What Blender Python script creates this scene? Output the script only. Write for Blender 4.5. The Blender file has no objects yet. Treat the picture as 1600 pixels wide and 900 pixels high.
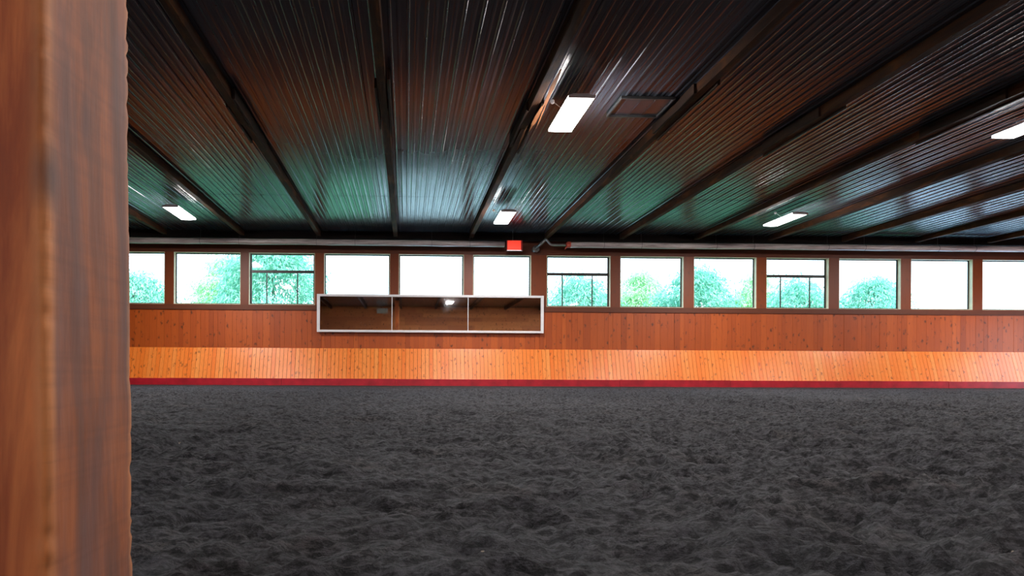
import bpy, bmesh, math, random
import numpy as np
from mathutils import Vector, Matrix

SC = bpy.context.scene
COL = SC.collection
PI = math.pi
rnd = random.Random(7)

# ------------------------------------------------------------------ helpers
def link(name, me, mat=None, parent=None):
    o = bpy.data.objects.new(name, me)
    COL.objects.link(o)
    if mat is not None:
        for m in (mat if isinstance(mat, (list, tuple)) else [mat]):
            me.materials.append(m)
    if parent is not None:
        o.parent = parent
    return o

def obj(name, bm, mat, parent=None, smooth=False):
    me = bpy.data.meshes.new(name)
    bmesh.ops.recalc_face_normals(bm, faces=bm.faces[:])
    bm.to_mesh(me); bm.free()
    if smooth:
        for p in me.polygons: p.use_smooth = True
    return link(name, me, mat, parent)

def empty(name, loc=(0, 0, 0)):
    o = bpy.data.objects.new(name, None); COL.objects.link(o)
    o.location = loc; o.empty_display_size = 0.1
    return o

def tag(o, label=None, cat=None, group=None, kind=None):
    if label: o['label'] = label
    if cat: o['category'] = cat
    if group: o['group'] = group
    if kind: o['kind'] = kind
    return o

def box(bm, x0, x1, y0, y1, z0, z1, mi=0, tone=None, lay=None):
    vs = [bm.verts.new(c) for c in ((x0,y0,z0),(x1,y0,z0),(x1,y1,z0),(x0,y1,z0),(x0,y0,z1),(x1,y0,z1),(x1,y1,z1),(x0,y1,z1))]
    fs = []
    for q in ((0,3,2,1),(4,5,6,7),(0,1,5,4),(1,2,6,5),(2,3,7,6),(3,0,4,7)):
        f = bm.faces.new([vs[i] for i in q]); f.material_index = mi; fs.append(f)
        if lay is not None:
            for l in f.loops: l[lay] = tone
    return vs

def bevelled(bm, w, seg=1):
    bmesh.ops.bevel(bm, geom=bm.edges[:], offset=w, segments=seg, profile=0.6, affect='EDGES')

def bar(bm, p, q, r, n=8):
    """round bar from p to q"""
    p, q = Vector(p), Vector(q); d = q - p
    a = d.orthogonal().normalized(); b = d.normalized().cross(a)
    rp = [bm.verts.new(p + a*r*math.cos(2*PI*i/n) + b*r*math.sin(2*PI*i/n)) for i in range(n)]
    rq = [bm.verts.new(q + a*r*math.cos(2*PI*i/n) + b*r*math.sin(2*PI*i/n)) for i in range(n)]
    for i in range(n):
        bm.faces.new((rp[i], rp[(i+1)%n], rq[(i+1)%n], rq[i]))
    bm.faces.new(rp[::-1]); bm.faces.new(rq)

def tube(bm, pts, radii, n=10):
    """tapered tube along points"""
    rings = []
    pts = [Vector(p) for p in pts]
    ref = Vector((0.13, 0.31, 0.94))
    for i, p in enumerate(pts):
        d = (pts[min(i+1, len(pts)-1)] - pts[max(i-1, 0)]).normalized()
        a = d.cross(ref).normalized(); b = d.cross(a)
        rings.append([bm.verts.new(p + (a*math.cos(2*PI*k/n) + b*math.sin(2*PI*k/n))*radii[i]) for k in range(n)])
    for r0, r1 in zip(rings, rings[1:]):
        for k in range(n):
            bm.faces.new((r0[k], r0[(k+1)%n], r1[(k+1)%n], r1[k]))
    bm.faces.new(rings[0][::-1]); bm.faces.new(rings[-1])

# ------------------------------------------------------------------ materials
class N:
    def __init__(s, name):
        s.m = bpy.data.materials.new(name); s.m.use_nodes = True
        s.t = s.m.node_tree; s.n = s.t.nodes; s.l = s.t.links
        s.b = s.n['Principled BSDF']; s.out = s.n['Material Output']
    def new(s, typ, **kw):
        n = s.n.new(typ)
        for k, v in kw.items():
            if k.startswith('i_'):
                key = k[2:]
                n.inputs[int(key) if key.isdigit() else key.replace('_', ' ')].default_value = v
            else: setattr(n, k, v)
        return n
    def pos(s):
        return s.new('ShaderNodeTexCoord').outputs['Object']
    def mapped(s, src, scale=(1,1,1), loc=(0,0,0)):
        n = s.new('ShaderNodeMapping'); n.inputs['Scale'].default_value = scale; n.inputs['Location'].default_value = loc
        s.l.new(src, n.inputs['Vector']); return n.outputs['Vector']
    def noise(s, vec, scale=5, detail=4, rough=.55, dist=0):
        n = s.new('ShaderNodeTexNoise'); n.inputs['Scale'].default_value = scale; n.inputs['Detail'].default_value = detail
        n.inputs['Roughness'].default_value = rough; n.inputs['Distortion'].default_value = dist
        s.l.new(vec, n.inputs['Vector']); return n.outputs['Fac']
    def ramp(s, fac, stops):
        n = s.new('ShaderNodeValToRGB'); e = n.color_ramp.elements
        while len(e) < len(stops): e.new(0.5)
        for el, (p, c) in zip(e, stops):
            el.position = p; el.color = (c, c, c, 1) if isinstance(c, (int, float)) else (*c, 1)
        s.l.new(fac, n.inputs['Fac']); return n.outputs['Color']
    def mix(s, fac, a, b, mode='MIX'):
        n = s.new('ShaderNodeMix', data_type='RGBA', blend_type=mode)
        for key, v in ((0, fac), (6, a), (7, b)):
            if isinstance(v, (int, float)): n.inputs[key].default_value = v
            elif isinstance(v, tuple): n.inputs[key].default_value = (*v, 1)
            else: s.l.new(v, n.inputs[key])
        return n.outputs[2]
    def math(s, op, a, b=None, c=None):
        n = s.new('ShaderNodeMath', operation=op)
        for k, v in enumerate((a, b, c)):
            if v is None: continue
            if isinstance(v, (int, float)): n.inputs[k].default_value = v
            else: s.l.new(v, n.inputs[k])
        return n.outputs[0]
    def bump(s, h, strength=.3, dist=.01):
        n = s.new('ShaderNodeBump'); n.inputs['Strength'].default_value = strength; n.inputs['Distance'].default_value = dist
        s.l.new(h, n.inputs['Height']); s.l.new(n.outputs[0], s.b.inputs['Normal'])
    def set(s, **kw):
        for k, v in kw.items():
            k = k.replace('_', ' ')
            if hasattr(v, 'is_linked') or hasattr(v, 'links'): s.l.new(v, s.b.inputs[k])
            else: s.b.inputs[k].default_value = (*v, 1) if isinstance(v, tuple) and len(v) == 3 else v
        return s

def plain(name, col, rough=.5, metal=0, var=.12, sc=6):
    a = N(name)
    f = a.noise(a.pos(), sc, 5)
    c2 = tuple(min(1, c*(1+var)) for c in col); c1 = tuple(c*(1-var) for c in col)
    a.set(Base_Color=a.ramp(f, [(.3, c1), (.7, c2)]), Roughness=rough, Metallic=metal)
    return a.m

def planks(name, dark, mid, light, knot, rough=.45, grain_axis='z', coat=0., knots=1.0, knotscale=(6.5, 6.5, 3.4)):
    """boards: each board carries its own tone in the 'tone' attribute; grain along one axis and knots"""
    a = N(name)
    p = a.pos()
    at = a.new('ShaderNodeAttribute', attribute_name='tone')
    tone = at.outputs['Fac']
    ox = a.new('ShaderNodeCombineXYZ')
    a.l.new(a.math('MULTIPLY', tone, 37.0), ox.inputs['Z']); a.l.new(a.math('MULTIPLY', tone, 17.0), ox.inputs['X'])
    ad = a.new('ShaderNodeVectorMath', operation='ADD'); a.l.new(p, ad.inputs[0]); a.l.new(ox.outputs[0], ad.inputs[1])
    pv = ad.outputs[0]
    gs = {'z': (22, 22, 1.3), 'x': (1.3, 22, 22), 'y': (22, 1.3, 22)}[grain_axis]
    g = a.noise(a.mapped(pv, gs), 1.6, 5, .6, .6)
    base = a.ramp(tone, [(0, dark), (.5, mid), (1, light)])
    c = a.mix(a.math('MULTIPLY', a.ramp(g, [(.35, 0.), (.7, 1.)]), .35), base, tuple(x*.55 for x in mid), 'MIX')
    v = a.new('ShaderNodeTexVoronoi', feature='F1'); v.inputs['Scale'].default_value = 1.0
    v.inputs['Randomness'].default_value = 1.0
    wn = a.new('ShaderNodeTexNoise'); wn.inputs['Scale'].default_value = 9; a.l.new(pv, wn.inputs['Vector'])
    wv = a.new('ShaderNodeVectorMath', operation='SCALE'); a.l.new(wn.outputs['Color'], wv.inputs[0]); wv.inputs['Scale'].default_value = .16
    wa = a.new('ShaderNodeVectorMath', operation='ADD'); a.l.new(pv, wa.inputs[0]); a.l.new(wv.outputs[0], wa.inputs[1])
    a.l.new(a.mapped(wa.outputs[0], knotscale), v.inputs['Vector'])
    k = a.ramp(v.outputs['Distance'], [(.0, 1.), (.11, .8), (.30, 0.)])
    pick = a.ramp(a.noise(a.mapped(p, (1.7, 1.7, 1.7)), 2.0, 3), [(.36, 0.), (.50, 1.)])
    kk = a.math('MULTIPLY', a.math('MULTIPLY', k, pick), knots)
    c = a.mix(kk, c, knot)
    a.set(Base_Color=c, Roughness=rough)
    a.b.inputs['Coat Weight'].default_value = coat; a.b.inputs['Coat Roughness'].default_value = .28
    a.bump(g, .15, .01)
    return a.m

M = {}
M['panel'] = planks('varnished_panel_boards', (.34, .055, .004), (.46, .080, .006), (.60, .120, .012), (.06, .014, .004), rough=.5, coat=.05)
M['kick'] = planks('pine_kick_boards', (.94, .21, .024), (.99, .26, .038), (1.0, .34, .072), (.32, .06, .012), rough=.33, coat=.35, knotscale=(8, 8, 4))
M['header'] = planks('stained_header_boards', (.10, .020, .004), (.135, .028, .005), (.17, .038, .007), (.06, .02, .01), rough=.6, grain_axis='x', knots=.5)
M['mullion'] = planks('stained_mullion_boards', (.17, .030, .003), (.22, .040, .003), (.28, .056, .006), (.10, .03, .01), rough=.5, knots=.5)
M['frontwall'] = planks('rear_wall_boards', (.50, .15, .045), (.62, .20, .055), (.78, .28, .08), (.06, .02, .01), rough=.6, grain_axis='x')

def timber(name, c1, c2, c3, rough=.7, scale=(3, .8, 3)):
    a = N(name); p = a.pos()
    f = a.noise(a.mapped(p, scale), 1.5, 6, .65, .8)
    g = a.noise(a.mapped(p, (30, 1.5, 30)), 1, 4)
    c = a.ramp(f, [(.3, c1), (.52, c2), (.72, c3)])
    c = a.mix(a.math('MULTIPLY', g, .5), c, c1)
    a.set(Base_Color=c, Roughness=rough); a.bump(g, .4, .01)
    a.b.inputs['Specular IOR Level'].default_value = .12
    return a.m
M['beam'] = timber('beam_timber', (.018, .010, .008), (.060, .023, .009), (.18, .062, .014))
M['splice'] = timber('splice_timber', (.012, .008, .007), (.035, .018, .012), (.08, .035, .015))
M['girder'] = timber('black_girder_timber', (.006, .004, .004), (.010, .007, .006), (.02, .012, .009), .8)
M['fresh'] = timber('fresh_split_wood', (.24, .09, .035), (.40, .17, .075), (.55, .27, .14))
M['red'] = plain('red_paint', (.42, .010, .022), .45, var=.3, sc=3)
M['cream'] = plain('pale_jamb_paint', (.75, .70, .50), .5, var=.06)
M['darkframe'] = plain('dark_window_frame', (.030, .024, .020), .45)
M['white'] = plain('white_mirror_frame', (.82, .80, .80), .4, var=.04)
M['lampwhite'] = plain('white_lamp_housing', (.75, .75, .76), .35, var=.03)
M['steel'] = plain('grey_steel', (.35, .36, .36), .35, .8)
M['wire'] = plain('dark_wire', (.06, .06, .06), .5, .3)
M['redcap'] = plain('red_collar', (.60, .10, .06), .5)
M['signred_side'] = plain('dark_red_sign_case', (.25, .01, .01), .4)
M['vent'] = plain('grey_box_paint', (.5, .55, .5), .5)

def emit(name, col, s):
    a = N(name); a.set(Base_Color=(.8, .8, .8)); a.b.inputs['Emission Color'].default_value = (*col, 1)
    a.b.inputs['Emission Strength'].default_value = s; return a.m
M['lamp'] = emit('lamp_diffuser_light', (1.0, .965, .95), 185)
M['sign'] = emit('red_sign_light', (1.0, .055, .028), .85)
M['sign'].node_tree.nodes['Principled BSDF'].inputs['Base Color'].default_value = (.5, .05, .03, 1)
M['signpale'] = emit('pale_sign_edge_light', (1.0, .62, .62), .8)

# grey weathered pipe jacket
a = N('weathered_pipe_jacket'); p = a.pos()
f = a.noise(a.mapped(p, (.8, 9, 9)), 1.5, 6, .65, .5)
a.set(Base_Color=a.ramp(f, [(.3, (.30, .25, .245)), (.5, (.60, .53, .52)), (.68, (.85, .80, .78))]), Roughness=.5, Metallic=.2)
M['pipe'] = a.m

# mirror
a = N('mirror_glass')
a.set(Base_Color=(.86, .82, .82), Metallic=1.0)
sm = a.noise(a.mapped(a.pos(), (1, 1, 2)), 2.5, 4)
a.set(Roughness=a.ramp(sm, [(.4, .015), (.75, .05)]))
a.bump(a.noise(a.pos(), 1.1, 1), .02, .02)
M['mirror'] = a.m

# window glass: thin pane, see-through with a reflecting surface
a = N('window_pane_glass')
a.n.remove(a.b)
tr = a.new('ShaderNodeBsdfTransparent'); tr.inputs[0].default_value = (.94, .98, .97, 1)
gl = a.new('ShaderNodeBsdfGlossy'); gl.inputs['Roughness'].default_value = .03
fr = a.new('ShaderNodeLayerWeight'); fr.inputs['Blend'].default_value = .5
fsch = a.math('ADD', .045, a.math('MULTIPLY', a.math('POWER', fr.outputs['Facing'], 5.0), .9))
mx = a.new('ShaderNodeMixShader')
a.l.new(fsch, mx.inputs[0]); a.l.new(tr.outputs[0], mx.inputs[1]); a.l.new(gl.outputs[0], mx.inputs[2])
a.l.new(mx.outputs[0], a.out.inputs[0])
M['glass'] = a.m

# ribbed steel liner of the ceiling, rows of screws
a = N('dark_ribbed_liner'); p = a.pos()
sx = a.new('ShaderNodeSeparateXYZ'); a.l.new(p, sx.inputs[0])
fx = a.math('FRACT', a.math('DIVIDE', a.math('ADD', sx.outputs[0], 50*.2333+.11), .2333))
fy = a.math('FRACT', a.math('DIVIDE', a.math('ADD', sx.outputs[1], 50.0), .61))
dx = a.math('MULTIPLY', a.math('SUBTRACT', fx, .5), .2333); dy = a.math('MULTIPLY', a.math('SUBTRACT', fy, .5), .61)
d = a.math('SQRT', a.math('ADD', a.math('MULTIPLY', dx, dx), a.math('MULTIPLY', dy, dy)))
dot = a.math('LESS_THAN', d, .0095)
big = a.noise(a.mapped(p, (.35, .35, 1)), 1.2, 4)
c = a.ramp(big, [(.35, (.034, .040, .052)), (.65, (.046, .050, .062))])
c = a.mix(dot, c, (.004, .004, .004))
a.set(Base_Color=c, Metallic=0.0)
a.b.inputs['IOR'].default_value = 1.34
a.set(Roughness=a.ramp(a.noise(a.mapped(p, (2, .5, 1)), 3, 4), [(.3, .16), (.7, .24)]))
a.bump(a.noise(a.mapped(p, (1.5, .35, 1)), 1.0, 1), .10, .02)
M['liner'] = a.m

# footing
a = N('dark_rubber_sand_footing'); p = a.pos()
f1 = a.noise(a.mapped(p, (1, 1, 1)), 2.2, 6, .6)
f2 = a.noise(a.mapped(p, (.6, 1.1, 1)), 34, 8, .74)
f3 = a.noise(a.mapped(p, (1, .8, 1)), 110, 5, .7)
c = a.ramp(f1, [(.3, (.056, .052, .061)), (.55, (.086, .080, .088)), (.75, (.104, .086, .080))])
c = a.mix(a.ramp(f2, [(.44, 1.), (.585, 0.)]), c, (.007, .006, .007))  # crevice shade painted in: near black where the bump noise is low
v = a.new('ShaderNodeTexVoronoi'); v.inputs['Scale'].default_value = 16; a.l.new(p, v.inputs['Vector'])
sp = a.math('MULTIPLY', a.math('LESS_THAN', v.outputs['Distance'], .09), a.math('GREATER_THAN', a.noise(p, 3.3, 2), .66))
c = a.mix(sp, c, (.40, .33, .25))
a.set(Base_Color=c, Roughness=.85)
a.b.inputs['Specular IOR Level'].default_value = .35
hh = a.math('ADD', a.math('MULTIPLY', f2, 1.0), a.math('MULTIPLY', f3, .45))
a.bump(hh, 1.0, .055)
M['footing'] = a.m

# rough sawn post
a = N('rough_sawn_post'); p = a.pos()
s2 = a.new('ShaderNodeSeparateXYZ'); a.l.new(p, s2.inputs[0])
g1 = a.noise(a.mapped(p, (9, 9, .9)), 1.3, 6, .6, .8)
g2 = a.noise(a.mapped(p, (2.5, 2.5, .8), (3, 1, 5)), 2.0, 5, .6, .4)
fine = a.noise(a.mapped(p, (60, 60, 6)), 1.0, 5)
saw = a.noise(a.mapped(p, (3, 3, 60)), 1.0, 3)
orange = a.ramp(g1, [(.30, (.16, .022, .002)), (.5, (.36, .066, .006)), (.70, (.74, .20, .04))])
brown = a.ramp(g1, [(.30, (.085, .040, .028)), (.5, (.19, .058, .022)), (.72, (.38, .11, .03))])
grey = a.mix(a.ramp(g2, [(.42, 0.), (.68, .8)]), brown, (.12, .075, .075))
# right face grey-brown, near face orange, split by the surface normal
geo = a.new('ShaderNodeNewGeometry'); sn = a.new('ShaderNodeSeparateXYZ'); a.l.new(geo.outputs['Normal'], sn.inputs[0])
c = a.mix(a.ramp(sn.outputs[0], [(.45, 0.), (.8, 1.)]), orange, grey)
# worn pale arrises
cr = a.math('ADD', a.math('ABSOLUTE', a.math('ADD', s2.outputs[0], 0.0)), 0.0)
edge = a.new('ShaderNodeAttribute', attribute_name='wear')
ew = a.math('MULTIPLY', edge.outputs['Fac'], a.ramp(g2, [(.35, .25), (.6, 1.)]))
c = a.mix(ew, c, (.78, .30, .09))
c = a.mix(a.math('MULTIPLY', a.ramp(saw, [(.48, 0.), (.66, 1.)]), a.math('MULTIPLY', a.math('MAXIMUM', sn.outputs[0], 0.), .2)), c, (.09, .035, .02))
# knots
v = a.new('ShaderNodeTexVoronoi'); v.inputs['Scale'].default_value = 1.0; a.l.new(a.mapped(p, (7, 7, 2.6), (.3, .1, .65)), v.inputs['Vector'])
c = a.mix(a.math('MULTIPLY', a.ramp(v.outputs['Distance'], [(.05, 1.), (.17, 0.)]), .75), c, (.05, .04, .045))
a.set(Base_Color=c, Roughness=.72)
a.bump(fine, .4, .004)
M['post'] = a.m

def leafmat(name, c1, c2):
    a = N(name); p = a.pos()
    f = a.noise(p, 3.0, 4)
    c = a.ramp(f, [(.3, c1), (.7, c2)])
    a.set(Base_Color=c, Roughness=.6)
    tl = a.new('ShaderNodeBsdfTranslucent'); a.l.new(c, tl.inputs[0])
    mx = a.new('ShaderNodeMixShader'); mx.inputs[0].default_value = .4
    a.l.new(a.b.outputs[0], mx.inputs[1]); a.l.new(tl.outputs[0], mx.inputs[2]); a.l.new(mx.outputs[0], a.out.inputs[0])
    return a.m
M['leaf_a'] = leafmat('blue_green_leaves', (.16, .46, .33), (.34, .72, .56))
M['leaf_b'] = leafmat('yellow_green_leaves', (.34, .62, .32), (.56, .82, .52))
M['bark'] = plain('tree_bark', (.16, .12, .09), .9, var=.4, sc=12)
M['grass'] = plain('mown_grass', (.060, .25, .13), .9, var=.35, sc=.8)
M['bounce'] = plain('pale_bounce_ground', (.42, .55, .55), .9, var=.2, sc=1.5)  # for the added ground that pales the ceiling reflection
M['fill'] = plain('blue_bounce_ground', (.60, .80, 1.0), .7, var=.12, sc=1.2)  # bright blue, chosen to lighten the ceiling reflection

# ------------------------------------------------------------------ dimensions (metres, floor at 0, camera over the origin)
XL, XR = -15.0, 22.3           # side walls
YF, YB = -2.8, 18.95           # wall behind the camera, wall with the windows
ZC = 4.92                      # ceiling liner
ZBEAM = 4.755                  # underside of the beams
WZ0, WZ1 = 2.61, 4.31          # window opening
wins = [(-12.48, -10.33), (-10.03, -7.88), (-7.59, -5.43), (-5.16, -3.01), (-2.72, -.55), (-.27, 1.88), (2.18, 4.11),
        (4.62, 6.76), (7.08, 9.21), (9.55, 11.67), (12.0, 14.13), (14.47, 16.59), (16.93, 19.06), (19.39, 21.52)]
sliders = {3, 7, 10}
GL = 'setting'

# ------------------------------------------------------------------ floor: hoof-churned footing
def value_noise(x, y, seed):
    r = np.random.RandomState(seed); T = r.rand(256, 256)
    xi = np.floor(x).astype(int); yi = np.floor(y).astype(int)
    fx = x-xi; fy = y-yi; fx = fx*fx*fx*(fx*(fx*6-15)+10); fy = fy*fy*fy*(fy*(fy*6-15)+10)
    a = T[xi % 256, yi % 256]; b = T[(xi+1) % 256, yi % 256]; c = T[xi % 256, (yi+1) % 256]; d = T[(xi+1) % 256, (yi+1) % 256]
    return (a*(1-fx)+b*fx)*(1-fy)+(c*(1-fx)+d*fx)*fy

def axis(segs):
    out = [segs[0][0]]
    for a0, a1, s0, s1 in segs:
        x = a0
        while x < a1:
            t = (x-a0)/(a1-a0); x += s0+(s1-s0)*t
            out.append(min(x, a1))
        out[-1] = a1
    return np.array(sorted(set(round(v, 5) for v in out)))

def make_floor():
    xs = axis([(XL, -6, .30, .075), (-6, -1.2, .075, .020), (-1.2, 4.5, .018, .018), (4.5, 10, .020, .05), (10, 20, .05, .09), (20, XR, .1, .3)])
    ys = axis([(YF, 1.2, .25, .05), (1.2, 5, .016, .024), (5, 10, .024, .045), (10, YB, .045, .09)])
    X, Y = np.meshgrid(xs, ys)
    dist = np.maximum(np.hypot(X, Y), 1.0)
    wx = X + .16*(value_noise(X*3, Y*3, 11)-.5) + .05*(value_noise(X*11, Y*11, 12)-.5)
    wy = Y + .16*(value_noise(X*3+40, Y*3, 13)-.5) + .05*(value_noise(X*11+9, Y*11, 14)-.5)
    h = np.zeros_like(X)
    h += .040*(value_noise(wx*.9, wy*.9, 1)-.5)
    n = value_noise(wx*2.6, wy*2.6, 2); h += .055*(n-.5)
    # torn clods: lumps and the dents between them
    n = value_noise(wx*4.6, wy*7.0, 3); h += .040*(1-np.abs(2*n-1))**1.5 - .02
    n = value_noise(wx*7.3+31, wy*7.3+7, 15); h -= .040*np.clip((n-.66)*2.6, 0, 1)
    n = value_noise(wx*9, wy*15, 4); h += .030*np.abs(2*n-1)**.8 - .012
    fade = np.clip(12/dist, 0, 1)
    n = value_noise(wx*20, wy*31, 5); h += .018*(np.abs(2*n-1)**.7-.4)*fade
    n = value_noise(wx*50, wy*50, 6); h += .008*(n-.5)*np.clip(6/dist, 0, 1)
    patch = .6+.8*value_noise(X*.35+5, Y*.35, 21)
    # calmer towards the far wall, raked flat at its foot
    calm = np.clip((YB-.5-Y)/4.0, .12, 1)
    h = h*patch*calm*1.0
    h -= h.mean()
    Z = h - .012
    ny, nx = X.shape
    co = np.stack([X, Y, Z], -1).reshape(-1, 3).astype(np.float32)
    i = np.arange(ny*nx).reshape(ny, nx)
    q = np.stack([i[:-1, :-1], i[:-1, 1:], i[1:, 1:], i[1:, :-1]], -1).reshape(-1, 4)
    me = bpy.data.meshes.new('floor')
    me.vertices.add(len(co)); me.vertices.foreach_set('co', co.ravel())
    me.loops.add(q.size); me.loops.foreach_set('vertex_index', q.ravel().astype(np.int32))
    me.polygons.add(len(q)); me.polygons.foreach_set('loop_start', np.arange(0, q.size, 4, dtype=np.int32))
    me.polygons.foreach_set('use_smooth', np.ones(len(q), dtype=bool))
    me.update(); me.validate()
    o = link('floor', me, M['footing'])
    tag(o, 'dark loose churned riding footing covering the whole arena', 'floor', kind='structure')
make_floor()

# ------------------------------------------------------------------ back wall
def toned():
    bm = bmesh.new(); lay = bm.loops.layers.float_color.new('tone'); return bm, lay
def T(r=None):
    t = rnd.random() if r is None else r
    return (t, t, t, 1)

bm, lay = toned()
# upper panelling: upright boards of uneven width
x = XL
while x < XR:
    w = rnd.choice((.14, .14, .19, .19, .235)); x1 = min(x+w, XR)
    t = T(min(1, max(0, rnd.gauss(.5, .17))))
    y = YB + rnd.uniform(-.003, .003)
    box(bm, x+.002, x1-.002, y, y+.03, 1.10, 2.455, 0, t, lay)
    x = x1
# backing and the shell around the windows
box(bm, XL, XR, YB+.015, YB+.16, -.3, 2.47, 1, T(.2), lay)
box(bm, XL, XR, YB-.008, YB+.16, 2.47, WZ0, 1, T(.6), lay)          # rail under the windows
box(bm, XL, XR, YB, YB+.16, WZ1, 4.98, 1, T(.4), lay)
px = XL
for a0, a1 in wins:
    box(bm, px, a0, YB-.004, YB+.16, WZ0, WZ1, 2, T(), lay); px = a1
box(bm, px, XR, YB-.004, YB+.16, WZ0, WZ1, 2, T(), lay)
tag(obj('wall_back', bm, [M['panel'], M['header'], M['mullion']]), 'far arena wall of orange-brown boards with a row of windows', 'wall', kind='structure')

# trims
bm, lay = toned(); box(bm, XL, XR, YB-.035, YB-.003, 2.435, 2.475, 0, T(.3), lay)
tag(obj('trim_1', bm, M['header']), 'thin dark ledge running below the windows', 'trim', kind='structure')
for i, (x0, x1) in enumerate(((-2.93, -2.80), (4.40, 4.53))):
    bm, lay = toned(); box(bm, x0, x1, YB-.022, YB-.004, 1.205, 2.433, 0, T(.15), lay)
    tag(obj('trim_%d' % (i+2), bm, M['panel']), ('upright batten under the left end of the long mirror', 'upright batten under the right end of the long mirror')[i], 'trim', kind='structure')

# windows
wl = ['mostly behind the rough near post', 'cut by the rough near post', 'first whole plain window right of the near post', 'slider window left of the mirror with a lamp glare on it',
      'above the left end of the mirror', 'above the middle of the mirror', 'narrow one above the right end of the mirror',
      'slider window just right of the mirror', 'right of the slider beside the mirror', 'second plain window right of the mirror',
      'slider window third from the right', 'right of the rightmost slider', 'last whole window on the right', 'cut by the right edge']
for i, (x0, x1) in enumerate(wins):
    e = tag(empty('window_%d' % (i+1), ((x0+x1)/2, YB+.08, WZ0)), 'arena window, ' + wl[i], 'window', kind='structure')
    L = lambda v: v-(x0+x1)/2
    X0, X1 = L(x0), L(x1); H = WZ1-WZ0; yf, yb = -.088, .078
    bm = bmesh.new()     # pale jamb lining
    t = .018
    box(bm, X0, X0+t, yf+.012, yb, 0, H); box(bm, X1-t, X1, yf+.012, yb, 0, H)
    box(bm, X0+t, X1-t, yf+.012, yb, 0, t); box(bm, X0+t, X1-t, yf+.012, yb, H-t, H)
    obj('jamb', bm, M['cream'], e)
    bm = bmesh.new()     # dark sash round the pane
    s0, s1 = (.034, .050) if i in sliders else (.030, .034)
    a0, a1 = X0+t, X1-t; b0, b1 = t, H-t
    ys0, ys1 = .035, .07
    box(bm, a0, a0+s1, ys0, ys1, b0, b1); box(bm, a1-s1, a1, ys0, ys1, b0, b1)
    box(bm, a0+s1, a1-s1, ys0, ys1, b0, b0+s0); box(bm, a0+s1, a1-s1, ys0, ys1, b1-s0, b1)
    bevelled(bm, .003)
    fo = obj('window_frame', bm, M['darkframe'], e)
    bm = bmesh.new(); box(bm, a0+s1, a1-s1, .050, .054, b0+s0, b1-s0)
    obj('pane', bm, M['glass'], e)
    if i in sliders:
        zt = 3.70-WZ0
        bm = bmesh.new(); box(bm, a0+s1, a1-s1, .015, .075, zt-.035, zt+.055); bevelled(bm, .004)
        obj('transom', bm, M['darkframe'], e)
        for fr_ in (.243, .742):
            xm = a0+s1+(a1-a0-2*s1)*fr_
            bm = bmesh.new(); box(bm, xm-.018, xm+.018, .022, .047, b0+s0, zt-.035); bevelled(bm, .003)
            obj('mullion', bm, M['darkframe'], e)
        bm = bmesh.new(); xm = a0+s1+(a1-a0-2*s1)*.742
        box(bm, xm-.026, xm+.0, .004, .022, .42, .50); bevelled(bm, .003)
        obj('latch', bm, M['darkframe'], e)

# sloped kick boards
K0y, K1y, K0z, K1z = 18.66, 18.91, .20, 1.195
bm, lay = toned()
x = XL
tilt = math.atan2(K1y-K0y, K1z-K0z)
while x < XR:
    w = .128; x1 = min(x+w, XR); t = T(min(1, max(0, rnd.gauss(.5, .22)))); g = .0045
    o_ = rnd.uniform(-.002, .002)
    vs = box(bm, x+g, x1-g, 0, .022, K0z, K1z, 0, t, lay)
    for v in vs:
        f_ = (v.co.z-K0z)/(K1z-K0z); v.co.y += K0y+(K1y-K0y)*f_+o_-.0
    x = x1
vs = box(bm, XL, XR, .02, .03, K0z, K1z, 1, T(.1), lay)     # backing seen in the gaps
for v in vs:
    f_ = (v.co.z-K0z)/(K1z-K0z); v.co.y += K0y+(K1y-K0y)*f_
tag(obj('kickboard', bm, [M['kick'], M['header']]), 'bright orange pine kickboard sloping out along the foot of the windowed wall', 'kickboard', kind='thing')
bm = bmesh.new(); x = XL
while x < XR:
    x1 = min(x+3.66, XR); o_ = rnd.uniform(-.004, .004)
    box(bm, x+.003, x1-.003, 18.625+o_, 18.665, -.12, .205+rnd.uniform(-.004, .004)); x = x1
bevelled(bm, .004)
tag(obj('baseboard_back', bm, M['red']), 'dark red painted board along the foot of the kickboard', 'baseboard', kind='structure')

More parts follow.
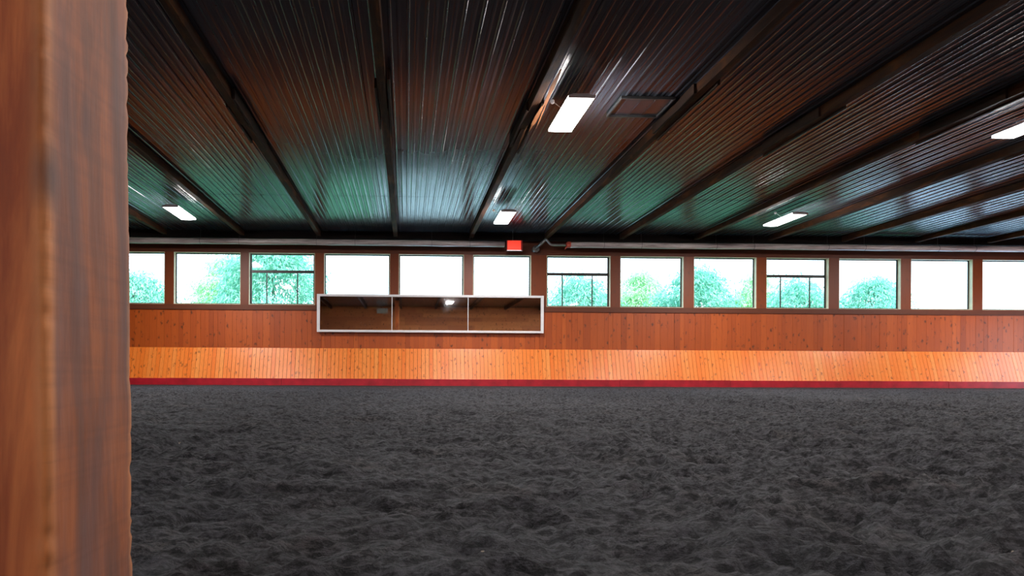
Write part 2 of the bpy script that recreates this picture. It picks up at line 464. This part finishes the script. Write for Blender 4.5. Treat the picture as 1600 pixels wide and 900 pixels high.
# side walls and the wall behind the camera
DX0, DX1 = -3.3, -1.1  # unseen doorway added in the near wall, lets daylight onto the post
def plank_wall(name, lab, face):
    bm, lay = toned()
    if face == 'front':
        z = 0.
        while z < 4.95:
            z1 = min(z+.28, 4.96); x = XL
            while x < XR:
                x1 = min(x+rnd.uniform(1.2, 3.4), XR)
                if z < 2.7:
                    if x < DX0 < x1: x1 = DX0
                    if DX0 <= x < DX1: x = DX1; continue
                box(bm, x+.002, x1-.002, YF-.03, YF+rnd.uniform(-.002, .004), z+.002, z1-.002, 0, T(), lay); x = x1
            z = z1
        box(bm, XL, DX0, YF-.15, YF-.02, -.3, 4.98, 0, T(0), lay); box(bm, DX1, XR, YF-.15, YF-.02, -.3, 4.98, 0, T(0), lay)
        box(bm, DX0, DX1, YF-.15, YF-.02, 2.8, 4.98, 0, T(0), lay)
    else:
        X = XL if face == 'left' else XR; s = -1 if face == 'left' else 1
        y = YF
        segs = []
        while y < YB-.001:
            y1 = min(y+.2, YB); segs.append((y, y1)); y = y1
        for y, y1 in segs:
            lo = 2.7 if (face == 'right' and y > 15.1 and y1 < 18.3) else -.1  # unseen opening added to throw skylight on the floor
            xa, xb = sorted((X, X+s*.03))
            box(bm, xa, xb, y+.002, y1-.002, lo, 4.96, 0, T(), lay)
        xa, xb = sorted((X+s*.02, X+s*.15))
        if face == 'right':
            box(bm, xa, xb, YF, 15.2, -.3, 4.98, 0, T(0), lay); box(bm, xa, xb, 18.2, YB, -.3, 4.98, 0, T(0), lay)
            box(bm, xa, xb, 15.2, 18.2, 2.7, 4.98, 0, T(0), lay)
        else:
            box(bm, xa, xb, YF, YB, -.3, 4.98, 0, T(0), lay)
    tag(obj(name, bm, M['frontwall'] if face == 'front' else M['panel']), lab, 'wall', kind='structure')
plank_wall('wall_front', 'brown board wall on the near side, seen in the mirror', 'front')
plank_wall('wall_left', 'board end wall on the left', 'left')
plank_wall('wall_right', 'board end wall on the right with a doorway added for skylight', 'right')

# ------------------------------------------------------------------ ceiling of ribbed sheets
def make_ceiling():
    bm = bmesh.new()
    P = .2333; hb = .026; ht = .011; d = .017
    spans = [(YF-.05, 3.9, .004), (3.85, 9.45, .000), (9.40, 14.75, .005), (14.70, 19.05, .001)]
    for y0, y1, dz in spans:
        prof = []
        k0 = math.floor(XL/P); k1 = math.ceil(XR/P)
        for k in range(k0, k1+1):
            c = k*P
            for xx, zz in ((c-hb, 0), (c-ht-.008, -d*.72), (c-ht-.003, -d*.93), (c-ht+.004, -d), (c+ht-.004, -d), (c+ht+.003, -d*.93), (c+ht+.008, -d*.72), (c+hb, 0), (c+P/2-.03, 0), (c+P/2-.022, -.004), (c+P/2+.022, -.004), (c+P/2+.03, 0)):
                if XL-.1 <= xx <= XR+.1: prof.append((xx, ZC+zz+dz))
        ny = max(2, int((y1-y0)/.9))
        rows = []
        for j in range(ny+1):
            y = y0+(y1-y0)*j/ny
            rows.append([bm.verts.new((xx, y, zz)) for xx, zz in prof])
        # slight buckling of the sheets
        for j, row in enumerate(rows):
            for v in row:
                v.co.z += .0035*math.sin(v.co.x*1.31+j*.9+y0)*math.sin(v.co.y*1.1+v.co.x*.2)
        for r0, r1 in zip(rows, rows[1:]):
            for i in range(len(prof)-1):
                f_ = bm.faces.new((r0[i], r0[i+1], r1[i+1], r1[i])); f_.smooth = (i % 12) in (1, 2, 4, 5) 
    # deck above
    box(bm, XL-.15, XR+.15, YF-.15, YB+.2, ZC+.03, ZC+.10)
    o = obj('ceiling', bm, M['liner'])
    tag(o, 'dark glossy ribbed metal ceiling', 'ceiling', kind='structure')
make_ceiling()

# dark girder over the windows
bm = bmesh.new(); box(bm, XL, XR, 18.50, 18.64, 4.70, 4.915); box(bm, XL, XR, 18.64, YB, 4.86, 4.915)
tag(obj('girder', bm, M['girder']), 'black timber girder under the ceiling along the window wall', 'girder', kind='thing')

# ------------------------------------------------------------------ roof beams
BX = -.385
beam_names = {
 -4: 'dark roof beam hidden behind the near post, far left end', -3: 'dark roof beam above the window cut by the near post',
 -2: 'dark roof beam left of the leftmost ceiling lamp, crossing behind the near post', -1: 'dark roof beam with a lit brown underside, ending above the left end of the mirror',
 0: 'dark roof beam running nearly straight up the picture above the mirror middle', 1: 'dark roof beam broken open with pale splinters left of the big lamp',
 2: 'dark roof beam right of the big lamp, touching the ceiling hatch', 3: 'dark roof beam, first to the right of the hatch beam',
 4: 'dark roof beam, second to the right of the hatch beam', 5: 'dark roof beam just right of the lamp over the rightmost slider window',
 6: 'dark roof beam ending above the window right of the rightmost slider', 7: 'dark roof beam ending above the last whole window on the right',
 8: 'dark roof beam in the far right corner of the picture', 9: 'dark roof beam beyond the right edge', }
beam_names[-3] = 'leftmost visible roof beam, short piece low beside the near post'
beam_names[-2] = 'dark roof beam passing just right of the left lamp, from the near post to the wall'
def beam_mesh(x0, x1, y0, y1, z0, z1, seed, b=.006):
    r = random.Random(seed); bm = bmesh.new()
    n = max(2, int((y1-y0)/.5)); rows = []
    for j in range(n+1):
        y = y0+(y1-y0)*j/n; w = r.uniform(-.006, .006); h = r.uniform(-.005, .005)
        rows.append([bm.verts.new(c) for c in ((x0+w+b, y, z0+h), (x1+w-b, y, z0+h), (x1+w, y, z0+h+b), (x1+w, y, z1), (x0+w, y, z1), (x0+w, y, z0+h+b))])
    for r0, r1 in zip(rows, rows[1:]):
        for k in range(6):
            bm.faces.new((r0[k], r0[(k+1) % 6], r1[(k+1) % 6], r1[k]))
    bm.faces.new(rows[0]); bm.faces.new(rows[-1][::-1])
    return bm
for n in range(-5, 10):
    bx = BX + 2.44*n
    if bx < XL+.2: continue
    e = empty('roof_beam', (bx, 0, ZBEAM))
    tag(e, beam_names.get(n, 'dark roof beam near the left end wall'), 'roof beam', 'roof beams under the ribbed ceiling')
    top = ZC-.001-ZBEAM
    ysp = 9.6 + (.5 if n % 2 else -.2)
    obj('timber', beam_mesh(-.075, .055, YF+.01, ysp, 0, top, n*3+50), M['beam'], e)
    obj('timber', beam_mesh(-.055, .075, ysp+.004, 18.49, .005, top, n*3+51), M['beam'], e)
    obj('splice_board', beam_mesh(.078, .118, ysp-1.0, ysp+1.1, -.02, top-.02, n*3+52), M['splice'], e)
    obj('splice_board', beam_mesh(-.122, -.082, ysp-.7, ysp+.8, -.012, top-.02, n*3+53), M['splice'], e)
    if n == 1:      # broken edge
        r = random.Random(5)
        def sliver(p, q, w, seed, drop=0):
            rr = random.Random(seed); bm = bmesh.new(); p = Vector(p); q = Vector(q)
            m = 9; rows = []
            for j in range(m+1):
                f_ = j/m; c_ = p.lerp(q, f_); ww = w*(math.sin(PI*min(1, f_*1.15+.06))**.6)*rr.uniform(.6, 1.1)+.002
                hh = ww*.35+.002; c_.z -= drop*f_*f_
                rows.append([bm.verts.new(c_+Vector(v)) for v in ((-ww, 0, -hh), (ww*.8, 0, -hh*.6), (ww, 0, hh), (-ww*.7, 0, hh))])
            for r0, r1 in zip(rows, rows[1:]):
                for k in range(4): bm.faces.new((r0[k], r0[(k+1) % 4], r1[(k+1) % 4], r1[k]))
            bm.faces.new(rows[0]); bm.faces.new(rows[-1][::-1]); return bm
        for s_, (p_, q_, w_, d_) in enumerate((
            ((.122, 8.15, .03), (.118, 9.35, -.02), .040, .01), ((.148, 8.45, .05), (.150, 9.45, -.03), .016, .02),
            ((.10, 9.15, -.028), (.085, 10.25, -.03), .038, .015), ((.165, 9.25, .00), (.175, 9.95, -.035), .014, .02),
            ((.02, 9.9, -.025), (-.01, 10.7, -.07), .014, .06))):
            obj('splinter', sliver(p_, q_, w_, s_+3, d_), M['fresh'], e)

# ceiling hatch
bm = bmesh.new(); hx0, hx1, hy0, hy1 = 3.42, 4.30, 9.14, 9.84; z1 = ZC-.0135
for b_ in ((hx0, hx0+.03, hy0, hy1), (hx1-.03, hx1, hy0, hy1), (hx0+.03, hx1-.03, hy0, hy0+.03), (hx0+.03, hx1-.03, hy1-.035, hy1)):
    box(bm, b_[0], b_[1], b_[2], b_[3], z1-.045, z1)
bevelled(bm, .003)
h = empty('ceiling_hatch', (0, 0, 0)); obj('hatch_frame', bm, M['wire'], h)
bm = bmesh.new(); box(bm, hx0+.03, hx1-.03, hy0+.03, hy1-.035, z1-.012, z1-.004)
for k in range(3):
    xx = hx0+.14+k*.23; box(bm, xx-.012, xx+.012, hy0+.04, hy1-.045, z1-.022, z1-.0125)
obj('hatch_panel', bm, M['liner'], h)
tag(h, 'dark square hatch in the ceiling to the right of the big lamp', 'hatch')

# ------------------------------------------------------------------ lamps
def make_lamp():
    e = empty('ceiling_lamp', (0, 0, 4.60))
    W, L_ = .20, .61
    bm = bmesh.new()   # tray with sloped sides and end caps
    lo = [(-W, -L_), (W, -L_), (W, L_), (-W, L_)]; hi = [(-W*.62, -L_+.02), (W*.62, -L_+.02), (W*.62, L_-.02), (-W*.62, L_-.02)]
    vl = [bm.verts.new((x, y, .046)) for x, y in lo]; vm = [bm.verts.new((x, y, .052)) for x, y in lo]; vh = [bm.verts.new((x, y, .085)) for x, y in hi]
    for A, B in ((vl, vm), (vm, vh)):
        for k in range(4): bm.faces.new((A[k], A[(k+1) % 4], B[(k+1) % 4], B[k]))
    bm.faces.new(vh); bm.faces.new(vl[::-1])
    obj('housing', bm, M['lampwhite'], e)
    for s in (-1, 1):
        bm = bmesh.new(); ya, yb = sorted((s*(L_+.002), s*(L_+.018))); box(bm, -W-.004, W+.004, ya, yb, .0, .05); bevelled(bm, .004)
        obj('end_cap', bm, M['lampwhite'], e)
    bm = bmesh.new()   # diffuser, softly bowed
    n = 8; cols = []
    for k in range(n+1):
        x = -W+.006+(2*W-.012)*k/n; z = -.012*math.sin(PI*k/n)
        cols.append([bm.verts.new((x, y, z+.008)) for y in (-L_+.004, L_-.004)])
    for k, x in ((0, -W+.001), (n, W-.001)):
        up = [bm.verts.new((x, y, .044)) for y in (-L_+.004, L_-.004)]
        if k == 0: cols.insert(0, up)
        else: cols.append(up)
    for a_, b_ in zip(cols, cols[1:]): bm.faces.new((a_[0], b_[0], b_[1], a_[1]))
    obj('diffuser', bm, M['lamp'], e)
    for s in (-1, 1):
        bm = bmesh.new(); y = s*.42
        bar(bm, (-.10, y, .084), (0, y, .235), .003, 5); bar(bm, (.10, y, .084), (0, y, .235), .003, 5); bar(bm, (0, y, .232), (0, y, ZC-4.60-.012), .004, 5)
        obj('hanger', bm, M['wire'], e)
    bm = bmesh.new()
    bar(bm, (-.30, -.08, .19), (-.12, -.05, .075), .006, 6)
    bmesh.ops.create_uvsphere(bm, u_segments=12, v_segments=8, radius=.035, matrix=Matrix.Translation((-.31, -.08, .19)))
    obj('sensor', bm, M['lampwhite'], e, True)
    return e
proto = make_lamp()
def copy_tree(o, parent=None):
    c = o.copy(); COL.objects.link(c)
    if parent is not None: c.parent = parent; c.matrix_parent_inverse = o.matrix_parent_inverse.copy()
    for ch in [k for k in bpy.data.objects if k.parent == o]: copy_tree(ch, c)
    return c
lamps = [(2.62, 9.22, 'biggest lit ceiling lamp, hung beside the splintered roof beam'), (2.63, 15.48, 'lit ceiling lamp hung above the red sign'),
         (-6.02, 15.40, 'leftmost lit ceiling lamp, near the rough post'), (10.25, 15.40, 'lit ceiling lamp above the rightmost slider window'),
         (10.42, 9.22, 'lit ceiling lamp cut by the right edge'), (2.63, 2.6, 'lit ceiling lamp over the near side, seen only in the mirror'),
         (-6.02, 9.22, 'lit ceiling lamp behind the rough near post'), (18.3, 15.4, 'unseen lamp added beyond the right edge, back row'),
         (18.3, 9.22, 'unseen lamp added beyond the right edge, middle row'), (10.42, 2.6, 'unseen lamp added in the near row to the right')]  # the out-of-frame lamps on the right are added to light the arena
for i, (x, y, lab) in enumerate(lamps):
    o = proto if i == 0 else copy_tree(proto)
    o.location = (x, y, 4.60); tag(o, lab, 'ceiling lamp', 'lit ceiling lamps')

# ------------------------------------------------------------------ hanging pipes
def pipe_run(x0, x1, lab, red_left):
    e = empty('overhead_pipe', (x0, 18.38, 4.545)); Lx = x1-x0
    bm = bmesh.new(); n = int(Lx/.5); pts = []; rr = random.Random(int(x0*10))
    pts = [(Lx*k/n, rr.uniform(-.004, .004), rr.uniform(-.007, .007)) for k in range(n+1)]
    tube(bm, pts, [.094]*(n+1), 14); obj('pipe_jacket', bm, M['pipe'], e, True)
    k = 0; x = 1.1
    while x < Lx:
        bm = bmesh.new(); bar(bm, (x, 0, .098), (x, 0, ZC-4.545-.002), .005, 5)
        obj('hanger', bm, M['wire'], e)
        bm = bmesh.new()
        for q in range(20):
            a0, a1 = 2*PI*q/20, 2*PI*(q+1)/20
            bar(bm, (x, .099*math.cos(a0), .099*math.sin(a0)), (x, .099*math.cos(a1), .099*math.sin(a1)), .005, 4)
        obj('hanger_strap', bm, M['wire'], e)
        x += 2.44 if k % 2 else 1.22; k += 1
    if red_left:
        bm = bmesh.new(); tube(bm, [(-.10, 0, 0), (-.06, 0, 0), (.02, 0, 0)], [.075, .102, .102], 14); obj('end_collar', bm, M['redcap'], e)
        bm = bmesh.new()   # red warning rag hanging from the collar
        tube(bm, [(-.09, -.02, -.07), (-.13, -.03, -.11), (-.16, -.03, -.16)], [.026, .022, .008], 6); obj('red_tab', bm, M['redcap'], e)
    return tag(e, lab, 'pipe', 'grey pipes hung along the window wall')
pipe_run(XL+.05, 3.12, 'grey lagged pipe hung along the wall, ending left of the red sign', False)
pipe_run(5.22, XR-.05, 'grey lagged pipe with a red end, hung right of the red sign', True)
e = empty('flue_pipe', (5.12, 18.38, 4.545))
bm = bmesh.new()
tube(bm, [(-.02, 0, 0), (-.24, 0, -.01), (-.46, 0, -.01), (-.52, 0, .01), (-.66, -.02, .16), (-.70, 0, .17)], [.038, .038, .038, .038, .036, .036], 10)
obj('elbow_pipe', bm, M['steel'], e, True)
bm = bmesh.new(); tube(bm, [(-.66, .0, .165), (-.78, .12, .07), (-.90, .40, -.06)], [.045, .045, .045], 10); obj('outlet_pipe', bm, M['steel'], e, True)
bm = bmesh.new(); tube(bm, [(-.90, .36, -.06), (-.905, .42, -.065), (-.92, .565, -.07)], [.115, .115, .09], 16); obj('wall_flange', bm, M['steel'], e)
tag(e, 'thin bent grey flue pipe between the red sign and the red pipe end', 'pipe')

# ------------------------------------------------------------------ red exit sign (its face shows no readable letters)
e = empty('exit_sign', (3.40, 18.15, 4.455))
bm = bmesh.new(); box(bm, -.245, .265, .0, .07, -.165, .165); bevelled(bm, .01, 2); obj('sign_case', bm, M['signred_side'], e)
bm = bmesh.new(); box(bm, -.225, .205, -.014, -.001, -.145, .150); bevelled(bm, .004); obj('sign_face', bm, M['sign'], e)
bm = bmesh.new(); box(bm, -.235, .215, -.016, -.001, -.168, -.148); bevelled(bm, .003); obj('bottom_edge', bm, M['signpale'], e)
bm = bmesh.new(); bar(bm, (-.05, .035, .164), (-.05, .035, ZC-4.455-.002), .007, 6); obj('hanger', bm, M['wire'], e)
tag(e, 'small lit red sign box hanging from the ceiling above the windows', 'sign')

# ------------------------------------------------------------------ long mirror
e = empty('wall_mirror', (.79, 18.83, 1.72))
MW, MH = 7.42/2, 1.235; fw = .075
bm = bmesh.new()
box(bm, -MW, -MW+fw+.02, -.035, .05, 0, MH); box(bm, MW-fw-.02, MW, -.035, .05, 0, MH)
box(bm, -MW+fw+.02, MW-fw-.02, -.035, .05, 0, fw); box(bm, -MW+fw+.02, MW-fw-.02, -.035, .05, MH-fw, MH)
bevelled(bm, .006)
obj('mirror_frame', bm, M['white'], e)
bm = bmesh.new(); box(bm, -MW+.05, MW-.05, .02, .10, .05, MH-.05); obj('backing_board', bm, M['darkframe'], e)
xs_ = [-MW+fw+.02, -MW+2.44, -MW+4.93, MW-fw-.02]
for k in range(3):
    bm = bmesh.new(); box(bm, xs_[k]+(.012 if k else 0), xs_[k+1]-(.012 if k < 2 else 0), -.005, .012, fw-.002, MH-fw+.002)
    obj('mirror_panel', bm, M['mirror'], e)
for k in (1, 2):
    bm = bmesh.new(); box(bm, xs_[k]-.011, xs_[k]+.011, -.010, .008, fw, MH-fw); obj('joint_strip', bm, M['white'], e)
tag(e, 'long white-framed mirror of three panes fixed below the middle windows', 'mirror')

# pale box high on the near wall, seen in the mirror
e = empty('junction_box', (-1.7, YF-.001, 4.62))
bm = bmesh.new(); box(bm, -.38, .38, 0, .22, -.17, .17); bevelled(bm, .02, 2); obj('box_body', bm, M['vent'], e)
bm = bmesh.new(); box(bm, -.30, .30, .2205, .232, -.11, .11); bevelled(bm, .004); obj('cover', bm, M['vent'], e)
tag(e, 'pale grey box high on the near wall, seen only in the left mirror pane', 'box')

# ------------------------------------------------------------------ rough timber post beside the camera
def make_post():
    x0, x1, y0, y1 = -.745, -.497, .80, 1.045; zt = ZC-.02
    nz = 520; ns = 26
    rr = np.random.RandomState(3)
    per = []
    r = .012
    # perimeter with rounded arrises
    def corner(cx_, cy_, a0):
        return [(cx_+r*math.cos(a0+PI/2*k/4), cy_+r*math.sin(a0+PI/2*k/4), 1) for k in range(5)]
    def side(p, q, n): return [(p[0]+(q[0]-p[0])*k/n, p[1]+(q[1]-p[1])*k/n, 0) for k in range(1, n)]
    per += corner(x1-r, y0+r, -PI/2); per += side((x1, y0+r), (x1, y1-r), 20)
    per += corner(x1-r, y1-r, 0); per += side((x1-r, y1), (x0+r, y1), 8)
    per += corner(x0+r, y1-r, PI/2); per += side((x0, y1-r), (x0, y0+r), 8)
    per += corner(x0+r, y0+r, PI); per += side((x0+r, y0), (x1-r, y0), 20)
    P = np.array(per); m = len(P)
    zz = np.linspace(-.15, zt, nz)
    PX = np.repeat(P[None, :, 0], nz, 0); PY = np.repeat(P[None, :, 1], nz, 0); Z = np.repeat(zz[:, None], m, 1)
    cx_, cy_ = (x0+x1)/2, (y0+y1)/2
    nxv, nyv = PX-cx_, PY-cy_
    ln = np.hypot(nxv, nyv); nxv /= ln; nyv /= ln
    d = .0014*(value_noise(PX*40+7, Z*14, 31)+value_noise(PY*40+7, Z*14, 32)-1)
    isc = np.repeat(P[None, :, 2], nz, 0)
    # chips and wane on the arrises
    key = np.round(np.arctan2(nyv, nxv)/(PI/2)-.5)
    chip = value_noise(Z*5+key*17, key*5.3+2, 33)*.45+value_noise(Z*70+key*9, key*3.1+1, 34)*.55
    d -= isc*.007*np.clip(chip-.58, 0, 1)*2
    big = .006*(value_noise(Z*1.1, Z*0+4.2, 35)-.5)
    # near arris: the timber leans a little and is fuller at the foot
    lean = .012*np.clip(1-Z/1.0, 0, 1)
    X = PX+nxv*d+big+lean*(nxv > 0); Y = PY+nyv*d
    co = np.stack([X, Y, Z], -1).reshape(-1, 3).astype(np.float32)
    i = np.arange(nz*m).reshape(nz, m); j = np.roll(i, -1, 1)
    q = np.stack([i[:-1], j[:-1], j[1:], i[1:]], -1).reshape(-1, 4)
    me = bpy.data.meshes.new('timber_post')
    me.from_pydata(co.tolist(), [], q.tolist()+[list(range(m))[::-1], list(range((nz-1)*m, nz*m))])
    at = me.attributes.new('wear', 'FLOAT', 'POINT')
    wv = value_noise(Z*2.3+key*7, key*1.7+3, 36); wide = value_noise(Z*1.3+key*3, key+9., 37)
    # distance from the arris along the perimeter
    cd = np.minimum(np.abs(PX-x0), np.abs(PX-x1)) + np.minimum(np.abs(PY-y0), np.abs(PY-y1))
    w = np.clip(1-cd/(.014+.055*wide*wv), 0, 1)
    at.data.foreach_set('value', w.reshape(-1).astype(np.float32))
    for p in me.polygons: p.use_smooth = True
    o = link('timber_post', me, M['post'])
    tag(o, 'big rough-sawn brown timber post at the left, close to the camera', 'post')
make_post()

# ------------------------------------------------------------------ outside
bm = bmesh.new()
n = 24
gv = [[bm.verts.new((-45+120*i/n, YB+.4+60*j/n, -.35+.15*math.sin(i*1.3)*math.cos(j*1.1))) for i in range(n+1)] for j in range(n+1)]
for j in range(n):
    for i in range(n): bm.faces.new((gv[j][i], gv[j][i+1], gv[j+1][i+1], gv[j+1][i]))
tag(obj('lawn', bm, M['grass'], None, True), 'green lawn outside beyond the windows', 'lawn', kind='structure')
bm = bmesh.new(); vs = [bm.verts.new(c) for c in ((XR+.2, -30, -.1), (XR+60, -30, -.1), (XR+60, 19.3, -.1), (XR+.2, 19.3, -.1))]; bm.faces.new(vs)
vs = [bm.verts.new(c) for c in ((XL, -30, -.1), (XR+.2, -30, -.1), (XR+.2, YF-.2, -.1), (XL, YF-.2, -.1))]; bm.faces.new(vs)
M['gravel'] = plain('pale_gravel', (.45, .45, .46), .9, var=.2, sc=5)
tag(obj('yard', bm, M['gravel']), 'pale gravel yard outside the right end wall', 'yard', kind='structure')

def slab(name, mat, pts, lab, z=-.10):
    bm = bmesh.new(); t_ = [bm.verts.new((x, y, z)) for x, y in pts]; b_ = [bm.verts.new((x, y, z-.5)) for x, y in pts]
    bm.faces.new(t_); bm.faces.new(b_[::-1]); m = len(pts)
    for k in range(m): bm.faces.new((t_[k], b_[k], b_[(k+1) % m], t_[(k+1) % m]))
    tag(obj(name, bm, mat), lab, name, kind='structure')
slab('added_pale_ground', M['bounce'], [(-.9, 19.5), (3.9, 19.5), (8.2, 46), (-2.5, 46)], 'pale added drive outside the middle windows')  # ground patch added to give the ceiling a pale middle reflection
slab('added_blue_ground', M['fill'], [(15.6, 19.5), (40, 19.5), (60, 46), (33, 46)], 'bright blue added pad outside the windows on the right')  # added as a bright surface for the blue ceiling reflection
def tree_meshes(seed, H, R, nleaf, leafsize):
    r = np.random.RandomState(seed); pr = random.Random(seed)
    bm = bmesh.new()
    tube(bm, [(0, 0, -.3), (.05, 0, H*.25), (-.05, .05, H*.55), (0, 0, H*.85)], [.17, .13, .09, .03], 8)
    bl = []
    for k in range(16):
        a_ = pr.uniform(0, 2*PI); z = H*pr.uniform(.16, .8); l = R*pr.uniform(.5, .95)*math.sin(PI*min(.95, z/H*.85+.18))
        tip = (l*math.cos(a_), l*math.sin(a_), z+l*.45); bl.append(tip)
        tube(bm, [(0, 0, z), (tip[0]*.5, tip[1]*.5, z+l*.3), tip], [.05, .03, .01], 5)
    me_w = bpy.data.meshes.new('trunk'); bmesh.ops.recalc_face_normals(bm, faces=bm.faces[:]); bm.to_mesh(me_w); bm.free()
    # leaf sprays: clumps hanging in layers
    nc = 150
    cz = r.rand(nc)**.8; prof = np.sin(PI*np.clip(cz*.80+.17, 0, 1))**.7
    ca = r.rand(nc)*2*PI; cr = R*prof*(.45+.55*r.rand(nc))
    C = np.stack([cr*np.cos(ca), cr*np.sin(ca), .1*H+cz*H*.9], -1)
    idx = r.randint(0, nc, nleaf); s = r.normal(size=(nleaf, 3))*np.array([.34, .34, .24])*(R/2.2)
    s[:, 2] -= .35*np.hypot(s[:, 0], s[:, 1])
    Pp = C[idx]+s
    out = Pp.copy(); out[:, 2] = 0; out /= np.maximum(np.linalg.norm(out, axis=1, keepdims=True), .01)
    ax = out*.6+r.normal(size=(nleaf, 3))*.5; ax[:, 2] -= .7; ax /= np.linalg.norm(ax, axis=1, keepdims=True)
    sd = np.cross(ax, r.normal(size=(nleaf, 3))); sd /= np.linalg.norm(sd, axis=1, keepdims=True)
    L_ = leafsize*(.6+.8*r.rand(nleaf, 1)); W_ = L_*.22
    nrm = np.cross(ax, sd)*L_*.12
    v = np.stack([Pp-ax*L_, Pp+sd*W_-nrm, Pp+ax*L_, Pp-sd*W_-nrm], 1).reshape(-1, 3)
    q = np.arange(nleaf*4).reshape(-1, 4)
    me = bpy.data.meshes.new('foliage')
    me.vertices.add(len(v)); me.vertices.foreach_set('co', v.astype(np.float32).ravel())
    me.loops.add(q.size); me.loops.foreach_set('vertex_index', q.ravel().astype(np.int32))
    me.polygons.add(nleaf); me.polygons.foreach_set('loop_start', np.arange(0, q.size, 4, dtype=np.int32))
    me.update(); return me_w, me
kinds = [tree_meshes(1, 6.6, 2.4, 18000, .13), tree_meshes(2, 5.2, 2.35, 15000, .12), tree_meshes(3, 7.4, 2.2, 14000, .14)]
for w_, f_ in kinds: w_.materials.append(M['bark'])
kinds[0][1].materials.append(M['leaf_a']); kinds[1][1].materials.append(M['leaf_a']); kinds[2][1].materials.append(M['leaf_b'])
trees = [(-12.6, 27.0, 1, .98, 'low leafy tree seen through the window cut by the near post'),
         (-10.6, 34.0, 2, 1.0, 'pale yellow-green tree far back in the first whole window on the left'),
         (-6.3, 27.2, 0, 1.06, 'tall leafy tree filling the slider window left of the mirror'),
         (8.1, 27.0, 1, .98, 'leafy tree outside the slider window right of the mirror'),
         (13.7, 34.0, 2, .90, 'pale yellow-green tree behind the first plain window right of the mirror'),
         (13.6, 27.0, 0, .84, 'blue-green tree between the first and second plain windows right of the mirror'),
         (19.1, 27.4, 1, .98, 'bushy blue-green tree behind the rightmost slider window'),
         (20.8, 34.0, 2, .88, 'pale yellow-green tree far back in the rightmost slider window'),
         (27.9, 34.0, 0, .95, 'last leafy tree, behind the window right of the rightmost slider')]
for i, (x, y, k, s, lab) in enumerate(trees):
    e = empty('tree', (x, y, -.3)); e.scale = (s, s, s); e.rotation_euler.z = i*1.7
    tag(e, lab, 'tree', 'leafy trees outside the windows')
    for nm, me in (('trunk', kinds[k][0]), ('foliage', kinds[k][1])):
        o = bpy.data.objects.new(nm, me); COL.objects.link(o); o.parent = e
        if nm == 'foliage': o['kind'] = 'stuff'

# ------------------------------------------------------------------ sky and sun
w = bpy.data.worlds.new('sky'); SC.world = w; w.use_nodes = True
nt = w.node_tree; bg = nt.nodes['Background']
tc = nt.nodes.new('ShaderNodeTexCoord'); sp_ = nt.nodes.new('ShaderNodeSeparateXYZ'); rp = nt.nodes.new('ShaderNodeValToRGB')
nt.links.new(tc.outputs['Generated'], sp_.inputs[0]); nt.links.new(sp_.outputs[2], rp.inputs[0]); nt.links.new(rp.outputs[0], bg.inputs[0])
rp.color_ramp.elements[0].position = 0.0; rp.color_ramp.elements[0].color = (.80, .93, 1.0, 1)
rp.color_ramp.elements[1].position = .8; rp.color_ramp.elements[1].color = (.36, .60, 1.0, 1)
bg.inputs[1].default_value = 5.0
sl = bpy.data.lights.new('sun', 'SUN'); sl.energy = 13.0; sl.angle = .01; sl.color = (1, .96, .88)
so = bpy.data.objects.new('sun', sl); COL.objects.link(so)
so.rotation_euler = Vector((-.35, .75, -1.0)).to_track_quat('-Z', 'Y').to_euler()

# ------------------------------------------------------------------ camera
cam = bpy.data.cameras.new('camera'); co_ = bpy.data.objects.new('camera', cam); COL.objects.link(co_)
cam.sensor_width = 36; cam.lens = 900/1600*36
cam.shift_x = (800-656.6)/1600; cam.shift_y = (578-450)/1600
cam.clip_start = .05; cam.clip_end = 300
co_.matrix_world = Matrix.Translation((0, 0, .5)) @ Matrix.Rotation(-.024, 4, 'Z') @ Matrix.Rotation(PI/2, 4, 'X') @ Matrix.Rotation(.0049, 4, 'Z')
cam.dof.use_dof = True; cam.dof.focus_distance = 14; cam.dof.aperture_fstop = 11
SC.camera = co_

SC.view_settings.view_transform = 'Standard'; SC.view_settings.look = 'None'
SC.view_settings.gamma = 1; SC.view_settings.exposure = 0; SC.view_settings.use_curve_mapping = False
cy = SC.cycles
cy.use_denoising = True; cy.max_bounces = 8; cy.diffuse_bounces = 4; cy.glossy_bounces = 5; cy.transparent_max_bounces = 16
cy.sample_clamp_indirect = 5; cy.sample_clamp_direct = 12; cy.caustics_reflective = False; cy.caustics_refractive = False
